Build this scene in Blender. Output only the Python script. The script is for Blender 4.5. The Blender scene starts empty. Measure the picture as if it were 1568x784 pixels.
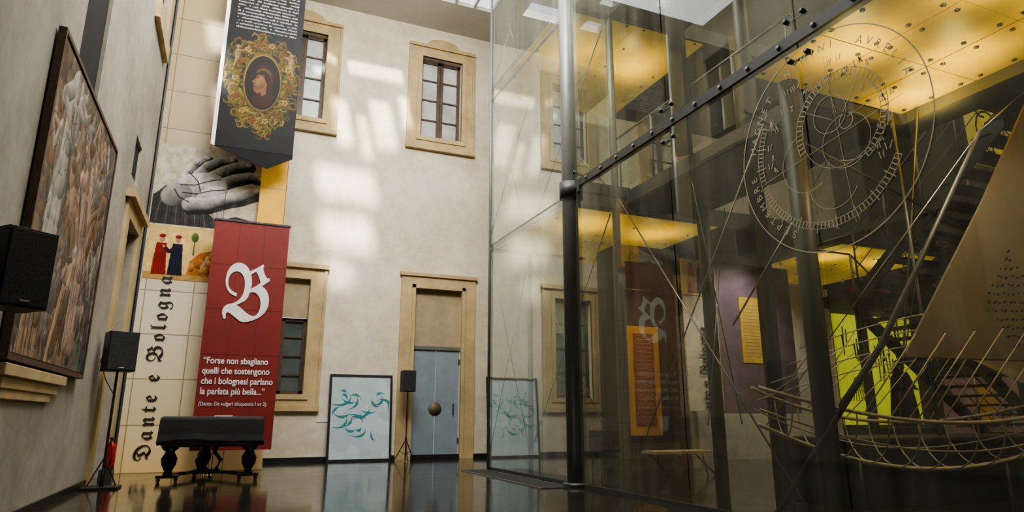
import bpy, bmesh, math, random
import numpy as np
from mathutils import Vector, Matrix
random.seed(4)
SC=bpy.context.scene
COL=bpy.context.collection
SC.view_settings.view_transform='AgX'
try: SC.view_settings.look='AgX - Medium High Contrast'
except Exception: pass
SC.view_settings.exposure=.35

# ------------------------------------------------------------ materials
def new(name):
    m=bpy.data.materials.new(name); m.use_nodes=True
    nt=m.node_tree; return m,nt,nt.nodes['Principled BSDF']
def ramp(nt,fac,cols,interp='LINEAR'):
    r=nt.nodes.new('ShaderNodeValToRGB'); r.color_ramp.interpolation=interp
    e=r.color_ramp.elements
    while len(e)<len(cols): e.new(0.5)
    for i,(p,c) in enumerate(cols):
        e[i].position=p; e[i].color=(c[0],c[1],c[2],1)
    nt.links.new(fac,r.inputs[0]); return r.outputs[0]
def coord(nt,scale=(1,1,1)):
    t=nt.nodes.new('ShaderNodeTexCoord'); mp=nt.nodes.new('ShaderNodeMapping')
    mp.inputs['Scale'].default_value=scale
    nt.links.new(t.outputs['Object'],mp.inputs[0]); return mp.outputs[0]
def noise(nt,vec,sc,det=4,rough=.55,dist=0):
    n=nt.nodes.new('ShaderNodeTexNoise'); n.inputs['Scale'].default_value=sc
    n.inputs['Detail'].default_value=det; n.inputs['Roughness'].default_value=rough; n.inputs['Distortion'].default_value=dist
    nt.links.new(vec,n.inputs['Vector']); return n.outputs['Fac']
def M(name,c,rough=.6,metal=0,spec=.5,var=.12,sc=3,emit=None,bump=0,vscale=(1,1,1)):
    m,nt,b=new(name)
    v=coord(nt,vscale); f=noise(nt,v,sc)
    lo=[x*(1-var) for x in c]; hi=[min(1,x*(1+var)) for x in c]
    o=ramp(nt,f,[(.3,lo),(.7,hi)])
    nt.links.new(o,b.inputs['Base Color'])
    b.inputs['Roughness'].default_value=rough; b.inputs['Metallic'].default_value=metal
    b.inputs['Specular IOR Level'].default_value=spec
    if emit:
        nt.links.new(o,b.inputs['Emission Color']); b.inputs['Emission Strength'].default_value=emit
    if bump:
        bp=nt.nodes.new('ShaderNodeBump'); bp.inputs['Strength'].default_value=bump
        f2=noise(nt,v,sc*8); nt.links.new(f2,bp.inputs['Height']); nt.links.new(bp.outputs[0],b.inputs['Normal'])
    return m
def glass(name,tint,haze=.06,hazecol=(.55,.6,.55),rough=.015,gl=1.0):
    m=bpy.data.materials.new(name); m.use_nodes=True; nt=m.node_tree
    for n in list(nt.nodes): nt.nodes.remove(n)
    out=nt.nodes.new('ShaderNodeOutputMaterial')
    tr=nt.nodes.new('ShaderNodeBsdfTransparent'); tr.inputs[0].default_value=(*tint,1)
    g=nt.nodes.new('ShaderNodeBsdfGlossy'); g.inputs['Roughness'].default_value=rough; g.inputs['Color'].default_value=(.9,.95,.92,1)
    d=nt.nodes.new('ShaderNodeBsdfDiffuse'); d.inputs[0].default_value=(*hazecol,1)
    # two-sided pane reflectance: Schlick-like curve on facing (double surface)
    lw=nt.nodes.new('ShaderNodeLayerWeight'); lw.inputs[0].default_value=.5
    pw=nt.nodes.new('ShaderNodeMath'); pw.operation='POWER'; pw.inputs[1].default_value=3.2
    mu=nt.nodes.new('ShaderNodeMath'); mu.operation='MULTIPLY_ADD'; mu.inputs[1].default_value=1.15*gl; mu.inputs[2].default_value=.07*gl; mu.use_clamp=True
    nt.links.new(lw.outputs['Facing'],pw.inputs[0]); nt.links.new(pw.outputs[0],mu.inputs[0])
    v=coord(nt,(3,3,.25)); f=noise(nt,v,1.2,5)
    mr=nt.nodes.new('ShaderNodeMapRange'); mr.inputs[1].default_value=.3; mr.inputs[2].default_value=.75
    mr.inputs[3].default_value=haze*.4; mr.inputs[4].default_value=haze*1.6
    nt.links.new(f,mr.inputs[0])
    m1=nt.nodes.new('ShaderNodeMixShader'); m2=nt.nodes.new('ShaderNodeMixShader')
    nt.links.new(mr.outputs[0],m1.inputs[0]); nt.links.new(tr.outputs[0],m1.inputs[1]); nt.links.new(d.outputs[0],m1.inputs[2])
    nt.links.new(mu.outputs[0],m2.inputs[0]); nt.links.new(m1.outputs[0],m2.inputs[1]); nt.links.new(g.outputs[0],m2.inputs[2])
    nt.links.new(m2.outputs[0],out.inputs[0]); return m

def plaster(name,c1,c2,c3):
    m,nt,b=new(name)
    v=coord(nt); f=noise(nt,v,.5,6,.6,.4); f2=noise(nt,v,3.5,6,.7)
    a=nt.nodes.new('ShaderNodeMix'); a.data_type='FLOAT'; a.inputs[0].default_value=.4
    nt.links.new(f,a.inputs[2]); nt.links.new(f2,a.inputs[3])
    o=ramp(nt,a.outputs[0],[(.32,c1),(.5,c2),(.68,c3)])
    nt.links.new(o,b.inputs['Base Color']); b.inputs['Roughness'].default_value=.85
    bp=nt.nodes.new('ShaderNodeBump'); bp.inputs['Strength'].default_value=.12
    f3=noise(nt,v,14,4); nt.links.new(f3,bp.inputs['Height']); nt.links.new(bp.outputs[0],b.inputs['Normal'])
    return m
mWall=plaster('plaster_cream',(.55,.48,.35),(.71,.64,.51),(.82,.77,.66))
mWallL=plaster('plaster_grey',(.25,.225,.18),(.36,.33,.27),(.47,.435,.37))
mCeil=plaster('ceiling_paint',(.55,.54,.5),(.6,.59,.56),(.64,.63,.6))
mDark=M('dark_interior_paint',(.10,.09,.06),.8)
mVoid=M('painted_recess_shade',(.012,.011,.010),.9)  # near-black colour painting the shade inside the wall openings
mPale=M('pale_partition_paint',(.55,.54,.48),.7)
mStone=M('tan_sandstone',(.50,.38,.20),.8,var=.18,sc=2,bump=.15)
mTanPanel=M('tan_infill_panel',(.40,.32,.20),.8)
mBase=M('black_skirting',(.02,.02,.022),.4)
mDoor=M('grey_blue_door_paint',(.25,.31,.35),.35,var=.08)
mBrass=M('brass',(.40,.30,.13),.4,.9)
mWood=M('dark_brown_wood',(.09,.055,.035),.5,var=.3,sc=6)
mSteel=M('painted_grey_steel',(.18,.185,.175),.4,.25,var=.1)
mSteelD=M('dark_steel',(.07,.075,.07),.45,.3)
mCable=M('steel_cable',(.30,.30,.28),.35,.9)
mBlk=M('black_plastic',(.015,.015,.017),.45)
mGrill=M('speaker_grille',(.025,.027,.03),.7,sc=60,var=.6)
mCloth=M('black_piano_cover',(.018,.017,.018),.6,bump=.5,sc=4)
mPiano=M('black_lacquer',(.01,.01,.01),.15)
mRed=M('red_banner_print',(.21,.022,.018),.55,var=.12,sc=1)
mRedL=M('red_banner_seam',(.13,.016,.014),.6)
mWhite=M('white_print',(.80,.78,.75),.6,var=.03)
mBlackInk=M('black_ink',(.02,.018,.015),.7)
mCharcoal=M('charcoal_banner_print',(.008,.0085,.010),.65,spec=.2,var=.2,sc=2)
mRedExt=M('red_enamel',(.45,.02,.02),.35)
mYelPan=M('yellow_emissive_panel',(.70,.38,.04),.6,emit=.2)  # plain yellow with a low emission
mPurple=M('purple_display_fabric',(.16,.11,.16),.7,var=.2)
mMauve=M('mauve_display_print',(.30,.19,.19),.7,var=.4,sc=2)
mSail=M('tan_sail_board',(.27,.22,.145),.8,var=.1,sc=2)
mRib=M('bent_ash_wood',(.38,.33,.24),.5,var=.2,sc=5)
mHole=M('perforation_dark',(.02,.018,.014),.9)
mEtch=M('etched_glass_line',(.46,.42,.30),.6)
mRobe=M('black_wool_robe',(.02,.02,.025),.8)
mSkin=M('skin',(.35,.22,.16),.6)
mCap=M('dark_felt_cap',(.03,.02,.02),.8)
mFaceP=M('portrait_face_print',(.32,.19,.10),.6,var=.3,sc=6)
mBlueP=M('blue_robe_print',(.03,.05,.12),.6); mRedR=M('red_robe_print',(.45,.06,.04),.6)
mFrameGold=M('gold_wood_frame',(.55,.33,.08),.45,.1)
mTextile=M('red_brown_manuscript',(.22,.08,.035),.7,var=.7,sc=18,vscale=(1,1,3))
mGrate=M('entrance_mat',(.02,.02,.02),.8,var=.5,sc=40)
mPaneW=M('window_pane_grey',(.50,.53,.52),.12,spec=.8,var=.35,sc=.9)
mPaneD=M('window_pane_dark',(.10,.12,.12),.08,spec=.8,var=.35,sc=.9)
mPaneG=M('window_pane_green',(.22,.33,.33),.15,spec=.8,var=.3,sc=.9)
mGlass=glass('clear_glass',(.86,.90,.87),.15,(.66,.70,.64))
mGlassN=glass('clear_glass_tinted',(.84,.85,.77),.105,(.55,.55,.45),gl=.62)
mGlassB=glass('balustrade_glass',(.85,.9,.86),.06)

mFloor,nt,b=new('polished_dark_resin_floor')
v=coord(nt); f=noise(nt,v,.6,4); o=ramp(nt,f,[(.3,(.018,.017,.013)),(.7,(.034,.031,.024))])
nt.links.new(o,b.inputs['Base Color'])
r=ramp(nt,noise(nt,v,1.5,5),[(.3,(.07,)*3),(.8,(.16,)*3)]); nt.links.new(r,b.inputs['Roughness'])
b.inputs['Specular IOR Level'].default_value=.55
mCream,nt,b=new('cream_backlit_tiles')
v=coord(nt); sx=nt.nodes.new('ShaderNodeSeparateXYZ'); nt.links.new(v,sx.inputs[0])
br=nt.nodes.new('ShaderNodeTexBrick'); br.offset=0; br.inputs['Scale'].default_value=1
br.inputs['Mortar Size'].default_value=.012; br.inputs['Brick Width'].default_value=.95; br.inputs['Row Height'].default_value=.95
br.inputs['Color1'].default_value=(1,1,1,1); br.inputs['Color2'].default_value=(.90,.89,.86,1); br.inputs['Mortar'].default_value=(.45,.41,.33,1)
cb=nt.nodes.new('ShaderNodeCombineXYZ'); nt.links.new(sx.outputs[0],cb.inputs[0]); nt.links.new(sx.outputs[2],cb.inputs[1]); nt.links.new(cb.outputs[0],br.inputs['Vector'])
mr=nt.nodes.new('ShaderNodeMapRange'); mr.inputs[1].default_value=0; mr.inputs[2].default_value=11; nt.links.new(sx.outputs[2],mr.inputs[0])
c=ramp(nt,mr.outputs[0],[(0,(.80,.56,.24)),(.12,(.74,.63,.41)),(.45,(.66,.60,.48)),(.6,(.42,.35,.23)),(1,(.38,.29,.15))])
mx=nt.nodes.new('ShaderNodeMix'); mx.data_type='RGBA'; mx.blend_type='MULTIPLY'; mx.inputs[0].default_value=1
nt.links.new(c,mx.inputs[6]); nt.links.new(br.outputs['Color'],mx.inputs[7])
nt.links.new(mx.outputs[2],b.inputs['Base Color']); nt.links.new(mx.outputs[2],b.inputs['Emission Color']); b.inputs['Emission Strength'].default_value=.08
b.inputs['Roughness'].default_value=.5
def patchy(name,cols,sc,rough=.6,emit=0,vs=(1,1,1),dist=1.0):
    m,nt,b=new(name); v=coord(nt,vs)
    n=nt.nodes.new('ShaderNodeTexNoise'); n.inputs['Scale'].default_value=sc*.6; n.inputs['Detail'].default_value=3
    nt.links.new(v,n.inputs['Vector'])
    ad=nt.nodes.new('ShaderNodeVectorMath'); ad.operation='MULTIPLY_ADD'; ad.inputs[1].default_value=(dist/sc,)*3
    nt.links.new(n.outputs['Color'],ad.inputs[0]); nt.links.new(v,ad.inputs[2])
    vo=nt.nodes.new('ShaderNodeTexVoronoi'); vo.inputs['Scale'].default_value=sc; nt.links.new(ad.outputs[0],vo.inputs['Vector'])
    bw=nt.nodes.new('ShaderNodeSeparateColor'); nt.links.new(vo.outputs['Color'],bw.inputs[0])
    k=len(cols); o=ramp(nt,bw.outputs[0],[(i/k,c) for i,c in enumerate(cols)],'CONSTANT')
    nt.links.new(o,b.inputs['Base Color']); b.inputs['Roughness'].default_value=rough
    if emit: nt.links.new(o,b.inputs['Emission Color']); b.inputs['Emission Strength'].default_value=emit
    return m
mIllum=patchy('illuminated_page_print',[(.78,.62,.30),(.85,.70,.38),(.72,.52,.22),(.80,.66,.35)],3,.6)
mArt=patchy('white_blue_canvas',[(.46,.56,.59),(.52,.62,.65),(.43,.54,.58)],3,.6)
mTeal=M('teal_ink',(.02,.24,.27),.6)
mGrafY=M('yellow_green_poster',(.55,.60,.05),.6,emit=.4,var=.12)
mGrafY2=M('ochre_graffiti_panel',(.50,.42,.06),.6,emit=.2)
mRedPoster=patchy('red_black_poster',[(.35,.06,.04),(.12,.03,.03),(.25,.10,.08)],2,.6)
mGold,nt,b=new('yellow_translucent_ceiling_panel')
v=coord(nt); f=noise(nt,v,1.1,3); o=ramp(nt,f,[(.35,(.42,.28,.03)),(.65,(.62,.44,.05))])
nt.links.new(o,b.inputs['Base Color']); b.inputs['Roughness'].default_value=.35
nt.links.new(o,b.inputs['Emission Color']); b.inputs['Emission Strength'].default_value=.22  # emission paints the lamp glow wider across the soffit panels

# ------------------------------------------------------------ mesh builder
class B:
    def __init__(s): s.v=[]; s.f=[]; s.m=[]; s.mats=[]; s.sm=[]
    def mi(s,m):
        if m not in s.mats: s.mats.append(m)
        return s.mats.index(m)
    def raw(s,vs,fs,m,smooth=False):
        o=len(s.v); s.v+= [tuple(x) for x in vs]; i=s.mi(m)
        for f in fs: s.f.append([k+o for k in f]); s.m.append(i); s.sm.append(smooth)
    def box(s,x0,x1,y0,y1,z0,z1,m):
        vs=[(x,y,z) for z in (z0,z1) for y in (y0,y1) for x in (x0,x1)]
        s.raw(vs,[(0,2,3,1),(4,5,7,6),(0,1,5,4),(2,6,7,3),(0,4,6,2),(1,3,7,5)],m)
    def obox(s,c,sz,m,rz=0,rx=0,ry=0):
        R=Matrix.Rotation(rz,3,'Z')@Matrix.Rotation(rx,3,'X')@Matrix.Rotation(ry,3,'Y')
        vs=[Vector(c)+R@Vector((x*sz[0]/2,y*sz[1]/2,z*sz[2]/2)) for z in (-1,1) for y in (-1,1) for x in (-1,1)]
        s.raw(vs,[(0,2,3,1),(4,5,7,6),(0,1,5,4),(2,6,7,3),(0,4,6,2),(1,3,7,5)],m)
    def tube(s,pts,r,m,n=8,caps=True):
        pts=[Vector(p) for p in pts]; vs=[]
        rr=r if isinstance(r,(list,tuple)) else [r]*len(pts)
        for i,p in enumerate(pts):
            t=(pts[min(i+1,len(pts)-1)]-pts[max(i-1,0)]).normalized()
            up=Vector((0,0,1)) if abs(t.z)<.95 else Vector((1,0,0))
            a=t.cross(up).normalized(); b_=t.cross(a).normalized()
            for k in range(n):
                an=2*math.pi*k/n; vs.append(p+(a*math.cos(an)+b_*math.sin(an))*rr[i])
        fs=[]
        for i in range(len(pts)-1):
            for k in range(n): fs.append((i*n+k,i*n+(k+1)%n,(i+1)*n+(k+1)%n,(i+1)*n+k))
        if caps: fs.append(tuple(range(n))[::-1]); fs.append(tuple(range((len(pts)-1)*n,len(pts)*n)))
        s.raw(vs,fs,m,True)
    def lathe(s,c,prof,m,n=20,sx=1,sy=1):
        vs=[];fs=[]
        for r,z in prof:
            for k in range(n):
                an=2*math.pi*k/n; vs.append((c[0]+r*sx*math.cos(an),c[1]+r*sy*math.sin(an),c[2]+z))
        for i in range(len(prof)-1):
            for k in range(n): fs.append((i*n+k,i*n+(k+1)%n,(i+1)*n+(k+1)%n,(i+1)*n+k))
        fs.append(tuple(range(n))[::-1]); fs.append(tuple(range((len(prof)-1)*n,len(prof)*n)))
        s.raw(vs,fs,m,True)
    def polyY(s,pts,y,m,th=.004):
        n=len(pts); vs=[(p[0],y,p[1]) for p in pts]+[(p[0],y+th,p[1]) for p in pts]
        fs=[tuple(range(n)),tuple(range(2*n-1,n-1,-1))]+[(i,(i+1)%n,n+(i+1)%n,n+i) for i in range(n)]
        s.raw(vs,fs,m)
    def strip(s,pts,w,y,m,th=.003):
        for i in range(len(pts)-1):
            a=Vector(pts[i]);c=Vector(pts[i+1]); d=(c-a)
            if d.length<1e-6: continue
            d=d.normalized(); nn=Vector((-d.y,d.x))
            w0=w[i] if isinstance(w,(list,tuple)) else w; w1=w[i+1] if isinstance(w,(list,tuple)) else w
            s.polyY([a-nn*w0/2,c-nn*w1/2,c+nn*w1/2,a+nn*w0/2],y,m,th)
    def done(s,name,parent=None,bevel=0,recalc=True):
        me=bpy.data.meshes.new(name); me.from_pydata(s.v,[],s.f)
        for m in s.mats: me.materials.append(m)
        me.polygons.foreach_set('material_index',s.m); me.polygons.foreach_set('use_smooth',s.sm)
        me.update()
        if recalc:
            bm=bmesh.new(); bm.from_mesh(me); bmesh.ops.recalc_face_normals(bm,faces=bm.faces); bm.to_mesh(me); bm.free()
        o=bpy.data.objects.new(name,me); COL.objects.link(o)
        if bevel:
            bv=o.modifiers.new('b','BEVEL'); bv.width=bevel; bv.segments=2; bv.limit_method='ANGLE'
        if parent: o.parent=parent
        return o
def empty(name,loc=(0,0,0)):
    o=bpy.data.objects.new(name,None); COL.objects.link(o); o.empty_display_size=.2; return o
def text(name,body,loc,size,m,parent,rot=(math.pi/2,0,0),align='LEFT',bold=0,ex=.003,spacing=1,sx=1,line=1):
    cu=bpy.data.curves.new(name,'FONT'); cu.body=body; cu.size=size; cu.extrude=ex; cu.align_x=align; cu.offset=bold
    cu.space_character=spacing; cu.space_line=line
    cu.materials.append(m); o=bpy.data.objects.new(name,cu); COL.objects.link(o)
    o.location=loc; o.rotation_euler=rot; o.scale=(sx,1,1); o.parent=parent; return o
def frak(s):
    r=''
    for ch in s:
        if 'A'<=ch<='Z': r+=chr(0x1D56C+ord(ch)-65)
        elif 'a'<=ch<='z': r+=chr(0x1D586+ord(ch)-97)
        else: r+=ch
    return r
def holes_cells(a0,a1,b0,b1,holes):
    A=sorted(set([a0,a1]+[h[0] for h in holes]+[h[1] for h in holes])); Bs=sorted(set([b0,b1]+[h[2] for h in holes]+[h[3] for h in holes]))
    A=[x for x in A if a0<=x<=a1]; Bs=[x for x in Bs if b0<=x<=b1]
    for i in range(len(A)-1):
        for j in range(len(Bs)-1):
            ca=(A[i]+A[i+1])/2; cb_=(Bs[j]+Bs[j+1])/2
            if any(h[0]<ca<h[1] and h[2]<cb_<h[3] for h in holes): continue
            yield A[i],A[i+1],Bs[j],Bs[j+1]

# ------------------------------------------------------------ printed / painted pictures (vertex-coloured sheets)
class Art:
    def __init__(s,w,h,res,bg,seed=1):
        s.w,s.h=w,h; s.nx=int(w*res); s.nz=int(h*res)
        s.FX,s.FZ=np.meshgrid((np.arange(s.nx)+.5)/s.nx*w,(np.arange(s.nz)+.5)/s.nz*h)
        s.c=np.ones((s.nz,s.nx,3))*np.array(bg); s.rs=np.random.RandomState(seed)
    def noise(s,sc,oct=4):
        out=np.zeros_like(s.FX); amp=1; tot=0
        for o in range(oct):
            g=s.rs.rand(64,64); fx=(s.FX*sc*2**o)%63; fz=(s.FZ*sc*2**o)%63
            ix=fx.astype(int); iz=fz.astype(int); tx=fx-ix; tz=fz-iz; tx=tx*tx*(3-2*tx); tz=tz*tz*(3-2*tz)
            v=(g[iz,ix]*(1-tx)+g[iz,ix+1]*tx)*(1-tz)+(g[iz+1,ix]*(1-tx)+g[iz+1,ix+1]*tx)*tz
            out+=v*amp; tot+=amp; amp*=.5
        return out/tot
    def win(s,x0,x1,z0,z1):
        i0=max(0,int(x0/s.w*s.nx)-1); i1=min(s.nx,int(x1/s.w*s.nx)+2); j0=max(0,int(z0/s.h*s.nz)-1); j1=min(s.nz,int(z1/s.h*s.nz)+2)
        if i1<=i0 or j1<=j0: return None
        return (slice(j0,j1),slice(i0,i1))
    def blend(s,w,m,col): m=m[...,None]; s.c[w]=s.c[w]*(1-m)+np.asarray(col)*m
    def cap(s,p,q,r0,r1,col,dark=None,a=1,light=(-.6,.8)):
        R=max(r0,r1); w=s.win(min(p[0],q[0])-R,max(p[0],q[0])+R,min(p[1],q[1])-R,max(p[1],q[1])+R)
        if w is None: return
        X=s.FX[w];Z=s.FZ[w]
        dx,dz=q[0]-p[0],q[1]-p[1]; L=dx*dx+dz*dz+1e-9
        t=np.clip(((X-p[0])*dx+(Z-p[1])*dz)/L,0,1); ox=X-(p[0]+dx*t); oz=Z-(p[1]+dz*t)
        r=r0+(r1-r0)*t; d=np.sqrt(ox*ox+oz*oz)/r
        m=np.clip((1-d)*r/(.7/ (s.nx/s.w)),0,1)*a
        sh=np.clip(.5+.55*(ox*light[0]+oz*light[1])/r,0,1)[...,None]
        dk=np.array(dark if dark is not None else [x*.25 for x in col])
        s.blend(w,m,np.array(col)*sh+dk*(1-sh))
    def line(s,pts,r,col,dark=None,a=1,light=(-.6,.8)):
        n=len(pts)-1
        for i in range(n):
            f0=r(i/n) if callable(r) else r; f1=r((i+1)/n) if callable(r) else r
            s.cap(pts[i],pts[i+1],f0,f1,col,dark,a,light)
    def poly(s,pts,col,a=1):
        ins=np.zeros_like(s.FX,bool); n=len(pts)
        for i in range(n):
            x1,z1=pts[i]; x2,z2=pts[(i+1)%n]
            if z1==z2: continue
            ins^=((z1>s.FZ)!=(z2>s.FZ))&(s.FX<(x2-x1)*(s.FZ-z1)/(z2-z1)+x1)
        s.blend(np.s_[:,:],ins*float(a),col)
    def ell(s,c,rx,rz,col,dark=None,a=1,light=(-.6,.8),rot=0):
        R=max(rx,rz); w=s.win(c[0]-R,c[0]+R,c[1]-R,c[1]+R)
        if w is None: return
        cx=s.FX[w]-c[0]; cz=s.FZ[w]-c[1]; u=(cx*math.cos(rot)+cz*math.sin(rot))/rx; v=(-cx*math.sin(rot)+cz*math.cos(rot))/rz
        d=np.sqrt(u*u+v*v); m=np.clip((1-d)*min(rx,rz)*s.nx/s.w,0,1)*a
        sh=np.clip(.55+.5*(cx/rx*light[0]+cz/rz*light[1]),0,1)[...,None]; dk=np.array(dark if dark is not None else [x*.25 for x in col])
        s.blend(w,m,np.array(col)*sh+dk*(1-sh))
    def grain(s,sc,amt,oct=4): s.c*= (1+amt*(s.noise(sc,oct)[...,None]-.5)*2)
    def mesh(s,name,f,parent=None,rough=.55,emit=0):
        nx,nz=s.nx,s.nz
        U,V=np.meshgrid(np.linspace(0,s.w,nx+1),np.linspace(0,s.h,nz+1))
        P=f(U.ravel(),V.ravel())
        me=bpy.data.meshes.new(name); i=(np.arange(nz)[:,None]*(nx+1)+np.arange(nx)[None,:]).ravel()
        faces=np.stack([i,i+1,i+nx+2,i+nx+1],1)
        me.vertices.add(len(P)); me.vertices.foreach_set('co',P.ravel().astype('f'))
        me.loops.add(faces.size); me.loops.foreach_set('vertex_index',faces.ravel().astype('i'))
        me.polygons.add(len(faces)); me.polygons.foreach_set('loop_start',(np.arange(len(faces))*4).astype('i'))
        me.update(calc_edges=True)
        at=me.color_attributes.new('print','FLOAT_COLOR','CORNER')
        c=np.clip(s.c,0,1).reshape(-1,3); c=np.concatenate([c,np.ones((len(c),1))],1); c=np.repeat(c,4,0)
        at.data.foreach_set('color',c.ravel().astype('f'))
        m,nt,b=new(name)
        n=nt.nodes.new('ShaderNodeVertexColor'); n.layer_name='print'
        nt.links.new(n.outputs[0],b.inputs['Base Color']); b.inputs['Roughness'].default_value=rough; b.inputs['Specular IOR Level'].default_value=.2
        if emit: nt.links.new(n.outputs[0],b.inputs['Emission Color']); b.inputs['Emission Strength'].default_value=emit
        me.materials.append(m); o=bpy.data.objects.new(name,me); COL.objects.link(o); o.parent=parent; return o
def art_hand():
    a=Art(2.40,1.90,90,(.46,.42,.33),2)
    k=2.40/165
    def I(u,v): return ((u-240)*k,(352-v)*k*1.02)
    dk=(.012,.012,.012)
    a.poly([I(*p) for p in ((238,345),(240,308),(256,292),(275,290),(300,312),(325,334),(348,352),(238,354))],(.04,.04,.04))
    for i in range(16): a.line([I(240+i*7,352),I(244+i*6,325-i*1),I(250+i*5,300+i*2)],.012,(.22,.21,.20) if i%2 else (.01,.01,.01),a=.7)
    a.poly([I(*p) for p in ((330,354),(338,338),(360,330),(385,335),(404,350),(404,354))],(.03,.03,.03))
    for i in range(6): a.line([I(340+i*10,352),I(350+i*9,338)],.012,(.2,.2,.2),a=.7)
    L=(.60,.59,.56)
    for pts,w in (([(284,276),(287,262),(296,249),(309,239)],.115),([(300,268),(312,252),(328,241),(345,237)],.12),([(318,270),(336,256),(354,246),(371,242)],.125),([(330,280),(352,268),(374,260),(392,262)],.12)):
        pp=[I(*p) for p in pts]
        a.line([(x+.05,z-.07) for x,z in pp],w,dk,dk,.95)
        a.line(pp,lambda t,w=w:w*(1.05-.35*t),L,dk,light=(-.5,.85))
        x,z=pp[-1]; a.ell((x,z),w*.45,w*.35,(.75,.75,.72),(.4,.4,.4))
        for q in (1,2): a.cap((pp[q][0]-.03,pp[q][1]-w*.7),(pp[q][0]+.05,pp[q][1]+w*.3),.014,.009,dk,a=.8)
    a.ell(I(302,292),.62,.40,L,(.03,.03,.03),light=(-.4,.9),rot=.35)
    a.ell(I(272,304),.34,.27,(.36,.35,.33),(.02,.02,.02),rot=.5)
    a.ell(I(322,300),.36,.22,(.66,.65,.62),(.06,.06,.06),rot=.5)
    tp=[I(*p) for p in ((292,318),(318,314),(342,303),(364,296),(386,285))]
    a.line([(x+.02,z-.12) for x,z in tp],.13,dk,dk,.95)
    a.line(tp,lambda t:.17*(1.0-.42*t),L,dk,light=(-.3,.95))
    a.ell((tp[-1][0],tp[-1][1]+.02),.08,.05,(.8,.8,.77),(.45,.45,.45),rot=.5)
    for l in ([(276,288),(296,286),(318,276),(332,272)],[(280,300),(300,300),(320,292),(340,288)],[(288,268),(300,280),(305,296)],[(268,296),(276,308),(290,314)]):
        a.line([I(*p) for p in l],.018,dk,a=.9)
    a.grain(9,.45); return a
def leafcurl(a,c,ang,r,col,dark,rs,turn):
    pts=[];x,z=c;an=ang
    for i in range(8):
        pts.append((x,z)); x+=math.cos(an)*r*.28; z+=math.sin(an)*r*.28; an+=turn*(.25+.12*i)
    a.line(pts,lambda t:r*.17*(1-.75*t)+.006,col,dark)
    for p in pts[1:6:2]: a.ell((p[0]+rs.uniform(-.03,.03),p[1]+rs.uniform(-.03,.03)),r*.17,r*.10,col,dark,rot=rs.uniform(0,3))
def art_portrait():
    w,h=1.66,4.35; a=Art(w,h,120,(.008,.0085,.010),3); rs=random.Random(5)
    C=(.86,1.72); golds=[(.19,.12,.008),(.13,.10,.008),(.26,.18,.022),(.07,.07,.008),(.15,.08,.008)]
    for k in range(250):
        t=rs.uniform(0,6.283); q=rs.gauss(1,.115); rr=1+.06*math.sin(8*t)
        p=(C[0]+.59*q*rr*math.cos(t),C[1]+.99*q*rr*math.sin(t)); g=rs.choice(golds)
        leafcurl(a,p,t+rs.choice((1.4,-1.4))+rs.uniform(-.6,.6),rs.uniform(.13,.24),g,(.003,.002,.001),rs,rs.choice((1,-1)))
    for k in range(14):
        t=6.283*k/14; p=(C[0]+.60*math.cos(t),C[1]+1.0*math.sin(t))
        for j in range(5): a.ell((p[0]+.05*math.cos(j*1.257),p[1]+.05*math.sin(j*1.257)),.035,.035,(.32,.22,.06) if k%2 else (.16,.04,.015),(.03,.015,.003))
    for s_ in (-1,1):
        p=(C[0]+s_*.60,C[1]+.62); sk_=(.30,.19,.08); a.ell(p,.07,.15,sk_,(.03,.015,.004)); a.ell((p[0],p[1]+.19),.05,.06,sk_,(.06,.02,.01)); a.cap((p[0],p[1]+.08),(p[0]-s_*.16,p[1]+.14),.03,.02,sk_); a.cap((p[0],p[1]-.1),(p[0]+s_*.06,p[1]-.32),.045,.02,sk_)
    for s_,c_ in ((1.0,(.09,.06,.008)),(.94,(.20,.14,.03)),(.90,(.008,.006,.004))): a.ell(C,.44*s_,.78*s_,c_,[x*.5 for x in c_])
    X=lambda u,v:(C[0]+u*.40,C[1]+v*.72)
    a.poly([X(-.62,-.62),(X(-.35,-.42)),X(-.1,-.34),X(.35,-.30),X(.72,-.42),X(.62,-.66),X(.3,-.86),X(-.3,-.86)],(.025,.005,.004))
    a.poly([X(-.22,.34),X(-.34,.24),X(-.40,.12),X(-.58,-.02),X(-.50,-.07),X(-.44,-.08),X(-.50,-.15),X(-.44,-.19),X(-.48,-.24),X(-.42,-.36),X(-.22,-.40),X(-.05,-.34),X(.0,-.50),X(.3,-.36),X(.26,.1),X(.1,.34)],(.14,.06,.025))
    a.ell(X(-.12,-.02),.10,.16,(.22,.115,.05),(.06,.025,.01)); a.ell(X(-.30,.14),.035,.02,(.02,.01,.005)); a.line([X(-.42,.2),X(-.22,.2)],.012,(.02,.01,.005)); a.line([X(-.46,-.19),X(-.3,-.18)],.01,(.06,.015,.01))
    a.poly([X(-.36,.24),X(-.34,.42),X(-.15,.62),X(.2,.66),X(.52,.5),X(.62,.2),X(.58,-.15),X(.48,-.48),X(.22,-.42),X(.24,-.05),X(.12,.10),X(.02,.26)],(.022,.006,.005))
    a.line([X(-.3,.4),X(0,.5),X(.35,.42),X(.5,.1)],.03,(.08,.018,.008),(.02,.004,.004))
    for i in range(9): t=i/8; p=X(-.34+.7*t,.34+.12*math.sin(3.14*t)); a.ell(p,.05,.022,(.07,.08,.015),(.015,.02,.004),rot=.9)
    z=h-.28
    for r in range(13):
        x=.16
        while x<w-.16:
            if rs.random()<.16: x+=.035; continue
            hh=rs.choice((.018,.018,.03,.035)); a.line([(x,z),(x+.008,z+hh),(x+.018,z-.002),(x+.026,z+hh*.6)],.0055,(.6,.6,.58),(.6,.6,.58)); x+=.034
        z-=.085
    a.grain(7,.3); return a
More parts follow.
